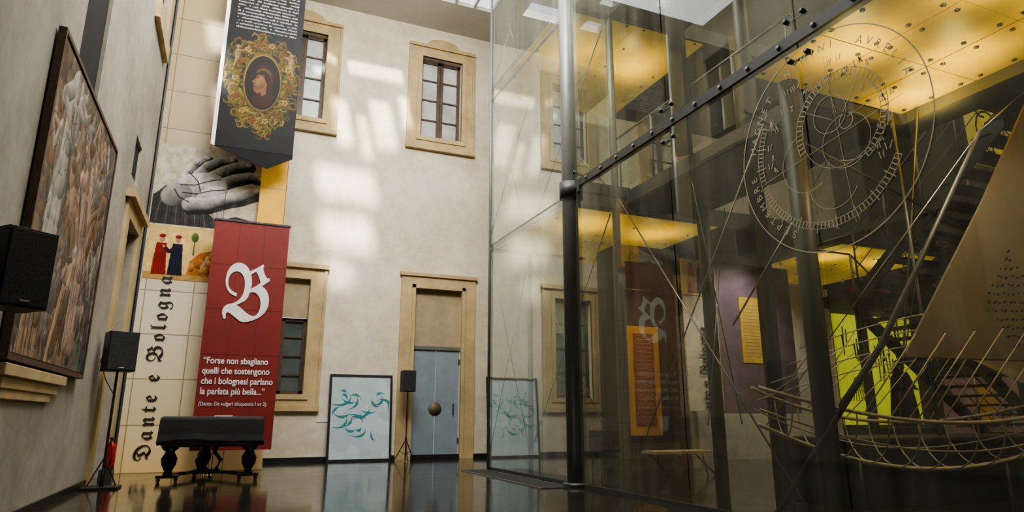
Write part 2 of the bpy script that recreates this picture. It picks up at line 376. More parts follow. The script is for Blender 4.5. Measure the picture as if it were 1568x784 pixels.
def art_illum():
    a=Art(1.78,1.22,110,(.66,.47,.18),4); rs=random.Random(2)
    n=a.noise(1.5); a.c*= (.7+.6*n[...,None])
    a.poly([(0,0),(1.78,0),(1.78,.12),(0,.16)],(.45,.28,.09))
    a.poly([(.85,.12),(1.78,.1),(1.78,.95),(1.55,.85),(1.35,.72),(1.1,.66),(.9,.45)],(.42,.15,.03))
    for k in range(26): p=(rs.uniform(.92,1.75),rs.uniform(.15,.62)); a.ell(p,.11,.06,rs.choice([(.60,.28,.06),(.36,.13,.03),(.65,.38,.12)]),(.13,.04,.01),rot=rs.uniform(0,3))
    def fig(x,col,dk,hat,arm):
        a.poly([(x-.15,.1),(x+.15,.1),(x+.12,.5),(x+.10,.82),(x-.10,.82),(x-.13,.5)],col)
        for i in range(5): a.line([(x-.1+.05*i,.12),(x-.06+.03*i,.75)],.012,dk,a=.7)
        a.line([(x,.74),(x+arm*.14,.62),(x+arm*.24,.72)],.035,col,dk); a.ell((x+arm*.27,.74),.03,.03,(.7,.45,.3))
        a.ell((x,.91),.06,.075,(.55,.35,.22),(.25,.12,.06)); a.ell((x,.98),.075,.05,hat,dk)
    fig(.30,(.28,.02,.012),(.08,.005,.005),(.3,.025,.015),1); fig(.62,(.012,.016,.04),(.003,.005,.01),(.28,.025,.02),-1)
    for p in ((1.15,.30),(1.35,.42),(1.52,.3),(1.62,.55)):
        a.cap(p,(p[0]+.06,p[1]+.14),.035,.03,(.7,.46,.30),(.3,.15,.08)); a.ell((p[0]+.07,p[1]+.2),.03,.035,(.72,.5,.33)); a.cap((p[0]+.05,p[1]+.12),(p[0]-.06,p[1]+.2),.012,.01,(.7,.5,.35))
    for t_ in (.95,1.7): a.cap((t_,.6),(t_,.95),.02,.01,(.10,.14,.03)); a.ell((t_,1.0),.08,.12,(.12,.2,.05),(.02,.05,.01))
    a.grain(10,.25); return a
def art_oil():
    w,h=3.53,3.41; a=Art(w,h,64,(.17,.14,.10),7); rs=random.Random(12)
    n=a.noise(1.0,5); a.c*=(.4+n[...,None])
    pal=[(.42,.38,.31),(.54,.49,.39),(.15,.11,.08),(.34,.23,.14),(.15,.17,.19),(.46,.32,.20),(.08,.07,.065),(.30,.16,.09),(.64,.60,.51),(.12,.14,.16),(.20,.22,.16)]
    def daubs(n_,al):
        for k in range(n_):
            x,z=rs.uniform(0,w),rs.uniform(0,h); an=rs.uniform(0,6.28); l=rs.uniform(.08,.4); c_=rs.choice(pal)
            a.line([(x,z),(x+l*math.cos(an),z+l*math.sin(an)),(x+l*1.6*math.cos(an+.5),z+l*1.6*math.sin(an+.5))],lambda t:rs.uniform(.02,.09),c_,[q*.25 for q in c_],al)
    daubs(260,.8)
    def man(x,z,s,lean,col,skin=(.34,.22,.15)):
        dk=[c*.15 for c in col]; k=s
        hx,hz=x,z; sx,sz=x+lean*.62*k,z+.62*k
        for q in range(4): a.line([(hx-.16*k+.1*q*k,hz-.75*k),(hx-.12*k+.07*q*k+rs.uniform(-.06,.06),hz-.3*k),(hx+(-.08+.05*q)*k,hz)],.09*k,col,dk)
        a.line([(hx,hz-.05*k),((hx+sx)/2+rs.uniform(-.05,.05),(hz+sz)/2),(sx,sz)],lambda t:k*(.15+.05*t),col,dk)
        for sd in (-1,1):
            ex,ez=sx+sd*(.24+rs.uniform(0,.12))*k,sz-rs.uniform(-.1,.4)*k; wx,wz=ex+rs.uniform(-.35,.35)*k,ez+rs.uniform(-.3,.35)*k
            a.line([(sx+sd*.14*k,sz),(ex,ez)],.075*k,col,dk); a.line([(ex,ez),(wx,wz)],.05*k,skin if rs.random()<.5 else col,dk); a.ell((wx,wz),.05*k,.045*k,skin)
        a.cap((sx,sz),(sx+lean*.1,sz+.16*k),.06*k,.055*k,skin); a.ell((sx+lean*.2*k,sz+.26*k),.095*k,.125*k,skin)
        a.ell((sx+lean*.2*k,sz+.34*k),.10*k,.07*k,rs.choice([(.05,.04,.03),(.40,.37,.33),(.15,.08,.04)]))
        a.ell((sx+lean*.2*k-.035*k,sz+.27*k),.02*k,.014*k,(.02,.02,.02)); a.ell((sx+lean*.2*k+.035*k,sz+.27*k),.02*k,.014*k,(.02,.02,.02))
        for q in range(5): x0=hx+rs.uniform(-.2,.2)*k; a.line([(x0,hz-.6*k),(x0+rs.uniform(-.1,.1),hz-.1*k),(sx+rs.uniform(-.1,.1)*k,sz-.1*k)],.014*k,dk,a=.8)
    for z,s,n_ in ((2.75,.9,4),(2.1,1.1,4),(1.4,1.25,4),(.8,1.25,3),(.4,1.1,4)):
        for i in range(n_): man(.25+(w-.5)*(i+.5*rs.random())/(n_-1+.3),z+rs.uniform(-.2,.2),s*rs.uniform(.75,1.15),rs.uniform(-.9,.9),rs.choice(pal),rs.choice([(.52,.34,.22),(.38,.23,.14),(.60,.48,.35)]))
        daubs(14,.5)
    man(.75,2.1,1.6,.1,(.62,.59,.52),(.5,.4,.3)); man(2.4,1.4,1.5,-.35,(.54,.38,.30)); daubs(24,.4)
    for k in range(140): x,z=rs.uniform(0,w),rs.uniform(0,h); a.line([(x,z),(x+rs.uniform(-.2,.2),z+rs.uniform(-.3,.3))],.014,rs.choice([(.02,.018,.015),(.02,.018,.015),(.5,.46,.38)]),a=.8)
    a.grain(5,.5,oct=5); return a

# ------------------------------------------------------------ room shell
W=18.26; XL=-2.09; XR=22.0; YB=-4.0; H=13.28
b=B(); b.box(XL-.4,XR+.4,YB-.4,W+.5,-.2,0,mFloor); b.done('floor')
wh=[(.42,1.72,9.5,12.22),(4.63,5.95,9.5,12.22),(9.18,10.48,9.5,12.22),(13,14.3,9.5,12.22),
    (.45,1.75,1.7,4.76),(4.65,6.1,0,4.77),(9.15,10.45,1.7,4.76)]
b=B()
for x0,x1,z0,z1 in holes_cells(XL-.4,XR+.4,0,H+.3,wh): b.box(x0,x1,W,W+.45,z0,z1,mWall)
b.done('wall_back',recalc=False)
lh=[(8.7,9.95,5.4,8.4),(13.45,14.25,5.55,6.35),(13.6,15.0,0,4.75),(13.75,15.0,9.3,12.2)]
b=B()
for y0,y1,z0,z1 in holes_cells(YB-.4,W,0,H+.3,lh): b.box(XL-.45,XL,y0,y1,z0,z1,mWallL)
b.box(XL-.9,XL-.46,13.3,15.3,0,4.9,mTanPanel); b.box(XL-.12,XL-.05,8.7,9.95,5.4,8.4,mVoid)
b.box(XL-.12,XL-.05,13.45,14.25,5.55,6.35,mVoid); b.box(XL-.2,XL-.1,13.75,15.0,9.3,12.2,mVoid)  # shallow sheets carry the painted shade of the recesses
b.done('wall_left',recalc=False)
b=B(); b.box(XR,XR+.4,YB,W,0,H+.3,mDark); b.done('wall_right')
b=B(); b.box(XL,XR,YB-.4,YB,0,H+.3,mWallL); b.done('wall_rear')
sun_holes=[(.45,2.1,11.55,12.75),(.3,1.75,10.05,11.25),(.2,.95,9.0,9.75),(1.9,3.6,15.75,16.45),(-2.05,-1.45,12,13),(-2.05,-1.65,9.8,11.2),(2.35,3.0,13.4,15.2),(1.2,1.7,13.3,15),  # unseen ceiling openings shaped to throw sun patches on the walls
   (1.9,2.2,13.0,14.6),(3.3,3.6,14.2,15.5),(.9,1.6,15.9,16.4),(-.3,.1,13.2,14.4)]
sk=(4.6,6.4,15.0,16.7)
b=B()
for x0,x1,y0,y1 in holes_cells(XL,XR,YB,W,sun_holes+[sk]): b.box(x0,x1,y0,y1,H,H+.25,mCeil)
b.done('ceiling',recalc=False)
b=B(); mSky=M('frosted_skylight_glass',(.9,.92,.95),.5,emit=1.0,var=.02)
b.box(sk[0],sk[1],sk[2],sk[3],H+.12,H+.15,mSky)
for i in range(4):
    x=sk[0]+(sk[1]-sk[0])*i/3; b.box(x-.03,x+.03,sk[2],sk[3],H+.0,H+.12,mPale)
b.done('skylight')
b=B(); b.box(XL,XR,W-.04,W-.001,0,.12,mBase); b.done('baseboard_back')
b=B(); b.box(XL+.001,XL+.03,YB,13.4,0,.10,mBase); b.box(XL+.001,XL+.03,15.2,W,0,.10,mBase); b.done('baseboard_left')

def window_back(name,x0,x1,z0,z1,fw,arched,pane,split=None):
    b=B(); y=W
    def ring(a,c,d,e,w,dep,m):
        b.box(a-w,a,y-dep,y,d-w,e+w,m); b.box(c,c+w,y-dep,y,d-w,e+w,m)
        b.box(a,c,y-dep,y,e,e+w,m); b.box(a,c,y-dep,y,d-w,d,m)
    ring(x0,x1,z0,z1,fw,.05,mStone)
    ring(x0,x1,z0,z1,fw*.35,.09,mStone)
    b.box(x0-fw-.05,x0-fw+.03,y-.08,y,z0-fw,z1+fw,mStone); b.box(x1+fw-.03,x1+fw+.05,y-.08,y,z0-fw,z1+fw,mStone)
    if arched:
        cx=(x0+x1)/2; pts=[]
        for i in range(15):
            t=math.pi*i/14; pts.append((cx+ (x1-x0)*.42*math.cos(t), z1+fw+.30*math.sin(t)))
        b.polyY(pts[::-1],y-.10,mStone,.1)
        b.box(x0-fw-.05,x1+fw+.05,y-.12,y,z1+fw-.06,z1+fw+.04,mStone)
        b.box(x0-fw-.06,x1+fw+.06,y-.14,y,z0-fw-.06,z0-fw+.08,mStone)
    else:
        b.box(x0-fw-.08,x1+fw+.08,y-.14,y,z1+fw-.08,z1+fw+.04,mStone)
        b.box(x0-fw-.06,x1+fw+.06,y-.12,y,z0-fw-.05,z0-fw+.08,mStone)
    top=z1
    if split:
        b.box(x0,x1,y+.1,y+.14,split,z1,mTanPanel); top=split
    yy=y+.2
    b.box(x0,x1,yy+.05,yy+.07,z0,top,pane)
    w=.09; cx=(x0+x1)/2
    for xa in (x0,cx-w,cx+.01,x1-w): b.box(xa,xa+w,yy-.02,yy+.05,z0,top,mWood)
    for za in (z0,top-w): b.box(x0,x1,yy-.02,yy+.05,za,za+w,mWood)
    n=4
    for i in range(1,n):
        za=z0+(top-z0)*i/n; b.box(x0,x1,yy,yy+.05,za-.02,za+.02,mWood)
    b.done(name)
window_back('window_1',.42,1.72,9.5,12.22,.38,True,mPaneW)
window_back('window_2',4.63,5.95,9.5,12.22,.38,True,mPaneW)
window_back('window_1_reflection',9.18,10.48,9.5,12.22,.38,True,mPaneW)  # solid copy standing in for the glass reflection of the upper left window
window_back('window_4',.45,1.75,1.7,4.76,.38,False,mPaneD,3.71)
window_back('window_4_reflection',9.15,10.45,1.7,4.76,.38,False,mPaneG)  # built as solid parts in place of the lower left window's reflection
window_back('window_6',13,14.3,9.5,12.22,.38,True,mPaneW)
b=B(); y=W
b.box(4.25,4.65,y-.06,y,0,5.16,mStone); b.box(6.1,6.5,y-.06,y,0,5.16,mStone); b.box(4.65,6.1,y-.06,y,4.77,5.16,mStone)
b.box(4.57,4.67,y-.1,y,0,4.85,mStone); b.box(6.08,6.18,y-.1,y,0,4.85,mStone); b.box(4.57,6.18,y-.1,y,4.75,4.85,mStone)
b.box(4.2,6.55,y-.12,y,5.1,5.2,mStone)
b.box(4.65,6.1,y+.12,y+.2,3.08,4.77,mTanPanel); b.box(4.65,6.1,y+.05,y+.2,3.0,3.1,mSteel)
b.box(4.67,5.37,y+.1,y+.16,.02,3.0,mDoor); b.box(5.385,6.08,y+.1,y+.16,.02,3.0,mDoor)
b.tube([(5.38,y+.1,1.35),(5.38,y+.085,1.35)],.19,M('bronze_disc',(.16,.13,.09),.6,.2),24)
b.box(5.9,5.93,y+.04,y+.1,1.2,1.5,mSteelD)
for z in (.4,2.6): b.box(4.66,4.7,y+.06,y+.1,z,z+.15,mSteelD); b.box(6.05,6.09,y+.06,y+.1,z,z+.15,mSteelD)
b.done('door_1')
x=XL
b=B()
b.box(x,x+.06,13.3,13.6,0,5.05,mStone); b.box(x,x+.06,15.0,15.3,0,5.05,mStone); b.box(x,x+.06,13.6,15,4.75,5.05,mStone); b.box(x,x+.16,13.2,15.4,5.05,5.2,mStone)
b.done('trim_1')
b=B(); b.box(x,x+.06,13.45,13.75,9.0,12.5,mStone); b.box(x,x+.06,15,15.3,9,12.5,mStone); b.box(x,x+.1,13.4,15.35,8.9,9.3,mStone); b.done('trim_2')
b=B(); b.box(x,x+.10,7.7,10.35,1.5,1.62,mStone); b.box(x,x+.06,7.8,10.1,1.38,1.5,mStone); b.box(x,x+.04,7.9,9.9,1.28,1.38,mStone); b.done('trim_3',bevel=.01)

# ------------------------------------------------------------ large painting
po=empty('large_oil_painting')
b=B(); b.box(x+.02,x+.08,7.72,11.33,1.69,5.18,mWood)
for a_,c_,d,e in ((7.68,7.73,1.65,5.22),(11.32,11.37,1.65,5.22)): b.box(x+.02,x+.10,a_,c_,d,e,mWood)
b.box(x+.02,x+.10,7.73,11.32,5.17,5.22,mWood); b.box(x+.02,x+.10,7.73,11.32,1.65,1.70,mWood); b.done('frame',po)
art_oil().mesh('canvas',lambda u,v: np.stack([np.full_like(u,x+.085),7.76+u,1.73+v],1),po,.5)

# ------------------------------------------------------------ lit panel wall with prints
pan=empty('illuminated_exhibition_panel')
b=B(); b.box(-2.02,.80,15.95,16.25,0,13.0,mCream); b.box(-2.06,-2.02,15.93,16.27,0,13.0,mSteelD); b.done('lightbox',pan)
Y0=15.94
art_hand().mesh('hand_print',lambda u,v: np.stack([-2.0+u,np.full_like(u,Y0),5.32+v],1),pan)
art_illum().mesh('illumination_print',lambda u,v: np.stack([-2.0+u,np.full_like(u,Y0),4.06+v],1),pan)
text('vertical_title',frak('Dante e Bologna'),(-1.40,Y0-.004,.24),.42,mBlackInk,pan,rot=(math.pi/2,-math.pi/2,0),spacing=1.32)
b=B(); b.box(.21,.80,15.75,15.94,5.35,7.35,mYelPan); b.box(.21,.8,15.745,15.75,6.38,6.40,mStone); b.done('yellow_panel',pan)

# ------------------------------------------------------------ red banner
rb=empty('red_quote_banner')
b=B(); b.box(-.65,.92,15.32,15.40,.45,5.36,mRed)
for i in range(1,5): z=.45+4.91*i/5; b.box(-.65,.92,15.317,15.32,z-.006,z+.006,mRedL)
for i in (1,2): xx=-.65+1.57*i/3; b.box(xx-.006,xx+.006,15.317,15.32,.45,5.36,mRedL)
b.box(-.67,.94,15.30,15.42,5.36,5.40,mSteelD)
for xx in (-.5,.77): b.tube([(xx,15.36,5.38),(xx,15.36,13.28)],.006,mCable,6)
b.box(-.25,.1,15.30,15.315,.75,1.15,mWhite)
b.done('banner_sheet',rb)
text('initial_letter',frak('B'),(.15,15.305,3.16),1.70,mWhite,rb,align='CENTER',sx=.70)
text('quote_text','\u201cForse non sbagliano\nquelli che sostengono\nche i bolognesi parlano\nla parlata pi\u00f9 bella...\u201d',(-.58,15.308,2.22),.19,mWhite,rb,bold=.003,sx=.80,line=1.12)
text('quote_source','(Dante, De vulgari eloquentia I xv 2)',(-.58,15.308,1.35),.115,mWhite,rb,sx=.78)

# ------------------------------------------------------------ charcoal portrait banner
db=empty('portrait_banner'); Yd=15.2
b=B()
b.polyY([(-.84,7.05),(.30,6.66),(.84,6.98),(.82,13.0),(-.84,13.0)],Yd,mCharcoal,.02); b.polyY([(-.92,7.08),(-.84,7.05),(-.84,13),(-.92,13)],Yd,mWhite,.12)
for xx in (-.6,.6): b.tube([(xx,Yd+.01,12.98),(xx,Yd+.01,13.28)],.008,mCable,6)
b.done('banner_sheet',db)
art_portrait().mesh('portrait_print',lambda u,v: np.stack([-.83+u,np.full_like(u,Yd-.006),7.06+v],1),db)

# ------------------------------------------------------------ grand piano (covered)
pn=empty('grand_piano')
def outline(s,cx=-.22,y0=13.3):
    P_=[(-.84,0),(.84,0),(.84,.55),(.80,.85),(.66,1.1),(.48,1.28),(.32,1.45),(.15,1.62),(-.1,1.74),(-.42,1.76),(-.68,1.68),(-.82,1.45),(-.84,.9)]
    return [(cx+p[0]*s,y0+ (p[1]-.9)*s+.9) for p in P_]
def dense(pts,k=6):
    out=[]
    for i in range(len(pts)):
        a=pts[i]; c=pts[(i+1)%len(pts)]
        for j in range(k): out.append((a[0]+(c[0]-a[0])*j/k,a[1]+(c[1]-a[1])*j/k))
    return out
b=B()
def loft(levels,m,k=1,smooth=False):
    n=len(outline(1))*k; vs=[];fs=[]
    for s,z,jit in levels:
        for q,p in enumerate(dense(outline(s),k)):
            w_=jit*.4*math.sin(q*1.9)
            vs.append((p[0]+w_*.5,p[1]+w_*.5,z+jit*(math.sin(q*.55)+.5*math.sin(q*1.3))))
    for i in range(len(levels)-1):
        for q in range(n): fs.append((i*n+q,i*n+(q+1)%n,(i+1)*n+(q+1)%n,(i+1)*n+q))
    fs.append(tuple(range(n))[::-1]); fs.append(tuple(range((len(levels)-1)*n,len(levels)*n))); b.raw(vs,fs,m,smooth)
loft([(.97,.62,0),(.97,.98,0)],mPiano); b.box(-1.0,.55,13.27,13.45,.60,.74,mPiano); b.done('piano_case',pn,bevel=.02)
b=B(); loft([(1.05,.68,.05),(1.035,.80,.03),(1.03,.92,.012),(1.02,1.07,.0),(1.01,1.105,0),(.97,1.13,0)],mCloth,6); b.done('dust_cover',pn)
b=B()
def leg(cx,cy):
    b.lathe((cx,cy,0),[(.07,.10),(.085,.14),(.06,.18),(.12,.30),(.135,.40),(.09,.48),(.075,.52),(.13,.56),(.15,.60),(.15,.66)],mPiano,18)
    b.box(cx-.18,cx+.18,cy-.09,cy+.09,.07,.12,mPiano)
    for dx in (-.14,.14): b.tube([(cx+dx,cy-.02,.035),(cx+dx,cy+.02,.035)],.035,mBrass,12)
for p in ((-.88,13.55),(.44,13.55),(-.35,14.85)): leg(*p)
b.tube([(-.9,13.55,.1),(-.35,14.85,.1)],.03,mPiano); b.tube([(.42,13.55,.1),(-.35,14.85,.1)],.03,mPiano)
b.box(-.44,-.04,13.6,13.7,.12,.2,mPiano)
b.tube([(-.38,13.65,.2),(-.44,13.65,.35),(-.33,13.65,.5),(-.36,13.65,.64)],.035,mPiano); b.tube([(-.10,13.65,.2),(-.04,13.65,.35),(-.15,13.65,.5),(-.12,13.65,.64)],.035,mPiano)
for dx in (-.3,-.24,-.18): b.tube([(dx,13.62,.16),(dx,13.45,.09)],.012,mBrass,6); b.tube([(dx,13.65,.2),(dx,13.65,.64)],.008,mPiano,6)
b.done('legs_and_lyre',pn)

# ------------------------------------------------------------ speakers
def speaker_parts(b,cx,cy,z0,z1,w,d,rz):
    c=Vector((cx,cy,(z0+z1)/2)); h_=z1-z0
    b.obox(c,(w,d,h_),mBlk,rz)
    f=Vector((math.sin(rz),-math.cos(rz),0))
    b.obox(c+f*(d/2+.008),(w*.92,.016,h_*.94),mGrill,rz)
    b.obox(c+f*(d/2+.018)+Vector((0,0,-.42*h_)),(w*.2,.006,.02),mCable,rz)
def stand(b,cx,cy,z1,spread=.45):
    b.tube([(cx,cy,.02),(cx,cy,z1)],.018,mBlk,10); b.tube([(cx,cy,.5),(cx,cy,.6)],.03,mBlk,10)
    for k in range(3):
        a=k*2.094+.5; b.tube([(cx,cy,.55),(cx+spread*math.cos(a),cy+spread*math.sin(a),.02)],.014,mBlk,8); b.tube([(cx,cy,.15),(cx+spread*.55*math.cos(a),cy+spread*.55*math.sin(a),.25)],.01,mBlk,6)
b=B(); speaker_parts(b,4.4,17.62,1.78,2.34,.34,.3,.1); stand(b,4.4,17.62,1.8,.3); b.done('loudspeaker_on_stand',bevel=.006)
b=B(); speaker_parts(b,-1.76,12.75,1.85,2.5,.44,.38,.35)
b.tube([(-1.76,12.75,.04),(-1.76,12.75,1.86)],.022,mBlk,10); b.box(-2.02,-1.5,12.5,13.0,0,.035,mBlk); b.tube([(-1.76,12.75,.03),(-1.76,12.75,.3)],.035,mBlk,10)
for s_ in (-.2,.2): b.tube([(-1.76+s_,12.75,.04),(-1.76,12.75,.5)],.012,mBlk,6)
b.tube([(-1.96,12.7,2.3),(-2.0,12.6,2.0),(-1.9,12.7,1.7),(-1.78,12.73,1.5)],.008,mBlk,6)
b.done('loudspeaker_on_stand.001',bevel=.006)
b=B(); speaker_parts(b,-1.80,6.75,2.0,2.68,.40,.36,.75); b.box(-2.09,-1.95,6.7,6.85,2.3,2.45,mSteelD); b.done('wall_loudspeaker',bevel=.01)
b=B(); b.lathe((-1.93,14.5,.18),[(.06,0),(.085,.02),(.088,.1),(.088,.38),(.07,.45),(.03,.49),(.025,.54)],mRedExt,20)
b.box(-1.96,-1.90,14.40,14.56,.72,.75,mBlk); b.tube([(-1.93,14.42,.7),(-1.9,14.33,.62),(-1.88,14.36,.4),(-1.89,14.38,.28)],.012,mBlk,8)
b.box(-2.06,-1.84,14.38,14.62,.0,.18,mSteelD)
b.done('fire_extinguisher')
b=B(); b.box(2.15,2.45,W-.02,W,1.0,1.1,mWhite); b.done('wall_label')

# ------------------------------------------------------------ leaning artworks
def art(name,x0,x1,z1,yb,seed):
    b=B(); rnd=random.Random(seed); lean=.10
    w=x1-x0
    b.box(0,w,0,.05,0,.06,mBlk); b.box(0,w,0,.05,z1-.06,z1,mBlk); b.box(0,.06,0,.05,.06,z1-.06,mBlk); b.box(w-.06,w,0,.05,.06,z1-.06,mBlk)
    b.box(.06,w-.06,.02,.04,.06,z1-.06,mArt)
    for k in range(22):
        cx=w*.5+rnd.uniform(-.42,.42)*w*.8; cz=z1*.5+rnd.uniform(-.3,.3)*z1*.9; r=rnd.uniform(.10,.30); a0=rnd.uniform(0,6.28); sp=rnd.uniform(1.2,3.0); ex=rnd.uniform(.4,1.3)
        pts=[];ws=[]
        for i in range(17):
            t=i/16; rr=r*(1-.35*t); an=a0+sp*t
            pts.append((min(w-.1,max(.1,cx+rr*ex*math.cos(an)*1.3)),min(z1-.1,max(.1,cz+rr*math.sin(an)))))
            ws.append(.006+.07*math.sin(math.pi*t)**3*rnd.uniform(.6,1))
        b.strip(pts,ws,.018-.0005*k,mTeal,.002)
    o=b.done(name); o.location=(x0,yb,0.0); o.rotation_euler=(-lean,0,0)
    return o
art('framed_abstract_artwork',2.42,4.10,2.25,W-.32,2)
art('abstract_artwork_reflection',6.86,8.5,2.28,W-.33,5)  # solid stand-in for the first artwork mirrored in the glass

# ------------------------------------------------------------ glass tower
tw=empty('tower_steelwork')
GX=5.45
b=B()
b.tube([(5.42,10.1,0),(5.42,10.1,H)],.145,mSteel,24)
b.tube([(5.42,10.1,0),(5.42,10.1,.06)],.22,mSteelD,24); b.tube([(5.42,10.1,5.0),(5.42,10.1,5.3)],.19,mSteelD,24)
b.tube([(6.47,10.22,0),(6.47,10.22,H)],.075,mSteel,16)
b.tube([(5.42,14.2,0),(5.42,14.2,H)],.03,mSteel,10)
b.tube([(6.47,14.2,0),(6.47,14.2,5.06)],.06,mSteel,12)
b.tube([(6.12,5.55,0),(6.12,5.55,5.2)],.12,mSteelD,20)
b.tube([(6.95,7.1,0),(6.95,7.1,H)],.12,mSteelD,20)
b.tube([(6.3,7.9,5.2),(6.3,7.9,H)],.15,mSteel,20)  # upper tube added in place of a column's reflection in the glass
for yy,xx in ((9.7,8.1),(2.5,6.07)): b.tube([(xx,yy,0),(xx,yy,5.2)],.12,mSteelD,16)
b.done('columns',tw)
b=B()
for z in (4.95,9.1):
    b.box(5.42,6.47,10.12,10.30,z,z+.35,mSteelD)
    b.box(5.42,6.5,9.75,9.85,z+.1,z+.3,mSteelD)
    b.box(6.42,6.52,5.6,10.2,z-.02,z+.22,mSteelD)
b.box(GX-.02,GX+.10,YB+.5,10.1,5.15,5.29,mSteelD)
b.box(GX+.0,GX+.04,10.1,14.2,5.10,5.14,mSteel); b.box(GX+.0,GX+.04,10.1,14.2,8.90,8.94,mSteel)
b.box(GX,GX+.05,YB+.5,14.2,0,.05,mSteelD)
b.box(5.42,8.0,14.17,14.23,5.0,5.06,mSteel)
b.done('beams',tw)
gf=empty('glass_facade')
b=B()
def pane(x0,x1,y0,y1,z0,z1,m):
    if x0==x1: b.raw([(x0,y0,z0),(x0,y1,z0),(x0,y1,z1),(x0,y0,z1)],[(0,1,2,3)],m)
    else: b.raw([(x0,y0,z0),(x1,y0,z0),(x1,y0,z1),(x0,y0,z1)],[(0,1,2,3)],m)
HT=H-.03
for z0,z1 in ((.05,5.1),(5.14,8.9),(8.94,HT)): pane(GX,GX,10.12,14.2,z0,z1,mGlass)
ys=[10.08,7.15,4.75,1.8,-1.5]
for i in range(4):
    pane(GX,GX,ys[i+1]+.012,ys[i]-.012,.05,5.14,mGlassN); pane(GX,GX,ys[i+1]+.012,ys[i]-.012,5.30,9.2,mGlassN); pane(GX,GX,ys[i+1]+.012,ys[i]-.012,9.22,HT,mGlassN)
pane(5.45,6.45,10.2,10.2,5.35,9.1,mGlass)
pane(5.45,8.0,14.2,14.2,.05,5.0,mGlass)
b.done('glazing',gf,recalc=False)
b=B()
for yy in ys[:4]:
    for z in (4.98,5.48):
        for dy in (-.12,.12): b.tube([(GX-.03,yy+dy,z),(GX+.06,yy+dy,z)],.03,mSteelD,14)
        b.tube([(GX+.05,yy-.12,z),(GX+.05,yy+.12,z)],.015,mSteelD,8)
for i in range(24):
    yy=10-.5*i; b.tube([(GX-.04,yy,5.22),(GX-.02,yy,5.22)],.03,mSteel,10)
b.done('glass_fittings',gf)
b=B()
def rod(p,q,r=.012,m=mCable): b.tube([p,q],r,m,8)
for z0,z1 in ((.3,4.9),(5.4,9.0),(9.3,13)):
    rod((6.4,10.3,z0),(6.4,14.1,z1)); rod((6.4,14.1,z0),(6.4,10.3,z1))
    rod((6.45,14.2,z0),(5.45,14.2,z1)); rod((5.45,14.2,z0),(6.45,14.2,z1))
for yy in (11.2,12.6): rod((6.0,yy,0),(6.0,yy,H),.008)
rod((5.6,5.8,4.83),(8.95,5.58,3.7),.02,mSteel); rod((5.6,6.3,2.2),(7.6,6.0,5.0),.012); rod((6.2,9.7,0.1),(6.2,6.0,5.0),.012); rod((6.2,9.7,5.0),(6.2,6.0,.1),.012)
rod((7.9,5.5,5.1),(7.9,5.5,.9),.02,mSteel); rod((8.15,5.3,5.1),(8.5,6.5,.9),.015)
rod((6.5,8,1.0),(8.2,9.2,4.9),.01); rod((6.5,8,4.9),(8.2,9.2,1.0),.01)
b.done('bracing_rods',tw)

mz=empty('mezzanine_floors')
def slab(name,x0,x1,y0,y1,z,m,grid=1.4,th=.16):
    b=B(); b.box(x0,x1,y0,y1,z+.03,z+th,mSteelD)
    nx=max(1,round((x1-x0)/grid)); ny=max(1,round((y1-y0)/grid)); g=.008
    dx=(x1-x0)/nx; dy=(y1-y0)/ny
    for i in range(nx):
        for j in range(ny):
            a=x0+i*dx; c=y0+j*dy
            b.box(a+g,a+dx-g,c+g,c+dy-g,z,z+.03,m)
            for px in (.12,.88):
                for py in (.12,.5,.88): b.tube([(a+dx*px,c+dy*py,z-.015),(a+dx*px,c+dy*py,z)],.028,mSteelD,8)
    return b.done(name,mz)
slab('yellow_soffit_near',5.55,8.25,-1.5,5.6,5.2,mGold,.95)
slab('yellow_soffit_level_1',5.6,9.3,10.35,14.65,5.06,mGold,1.8)
slab('yellow_soffit_level_1_far',12.9,16.5,10.35,14.65,5.06,mGold,1.8)
slab('yellow_soffit_level_2',5.6,9.2,10.35,14.65,9.35,mGold,1.8)
b=B()
b.box(9.3,12.9,10.36,14.65,5.06,5.22,mDark)
b.box(9.2,16.5,10.36,14.65,9.38,9.52,mDark)
b.box(8.25,8.75,-1.5,5.9,5.05,5.4,mSteel)
b.box(6.5,8.4,5.65,10.3,5.06,5.22,mDark); b.box(6.5,8.4,5.65,10.3,9.3,9.5,mDark)
b.box(5.6,16.5,10.3,10.36,4.95,5.3,mSteelD); b.box(5.6,16.5,10.3,10.36,9.2,9.55,mSteelD)
b.done('walkway_slabs',mz)
b=B()
b.raw([(6.47,5.7,5.3),(6.47,10.1,5.3),(6.47,10.1,6.35),(6.47,5.7,6.35)],[(0,1,2,3)],mGlassB)
b.tube([(6.47,5.7,6.37),(6.47,10.1,6.37)],.022,mSteel)
for i in range(5): b.tube([(6.47,5.8+i*1.05,5.2),(6.47,5.8+i*1.05,6.37)],.02,mSteel)
b.done('balustrade',mz,recalc=False)

b=B(); b.box(4.75,5.25,10.0,14.0,.0,.012,mGrate)
for a in ((4.72,4.75),(5.25,5.28)): b.box(a[0],a[1],9.97,14.03,0,.015,mCable)
b.box(4.75,5.25,9.97,10.0,0,.015,mCable); b.box(4.75,5.25,14.0,14.03,0,.015,mCable)
b.done('entrance_mat')

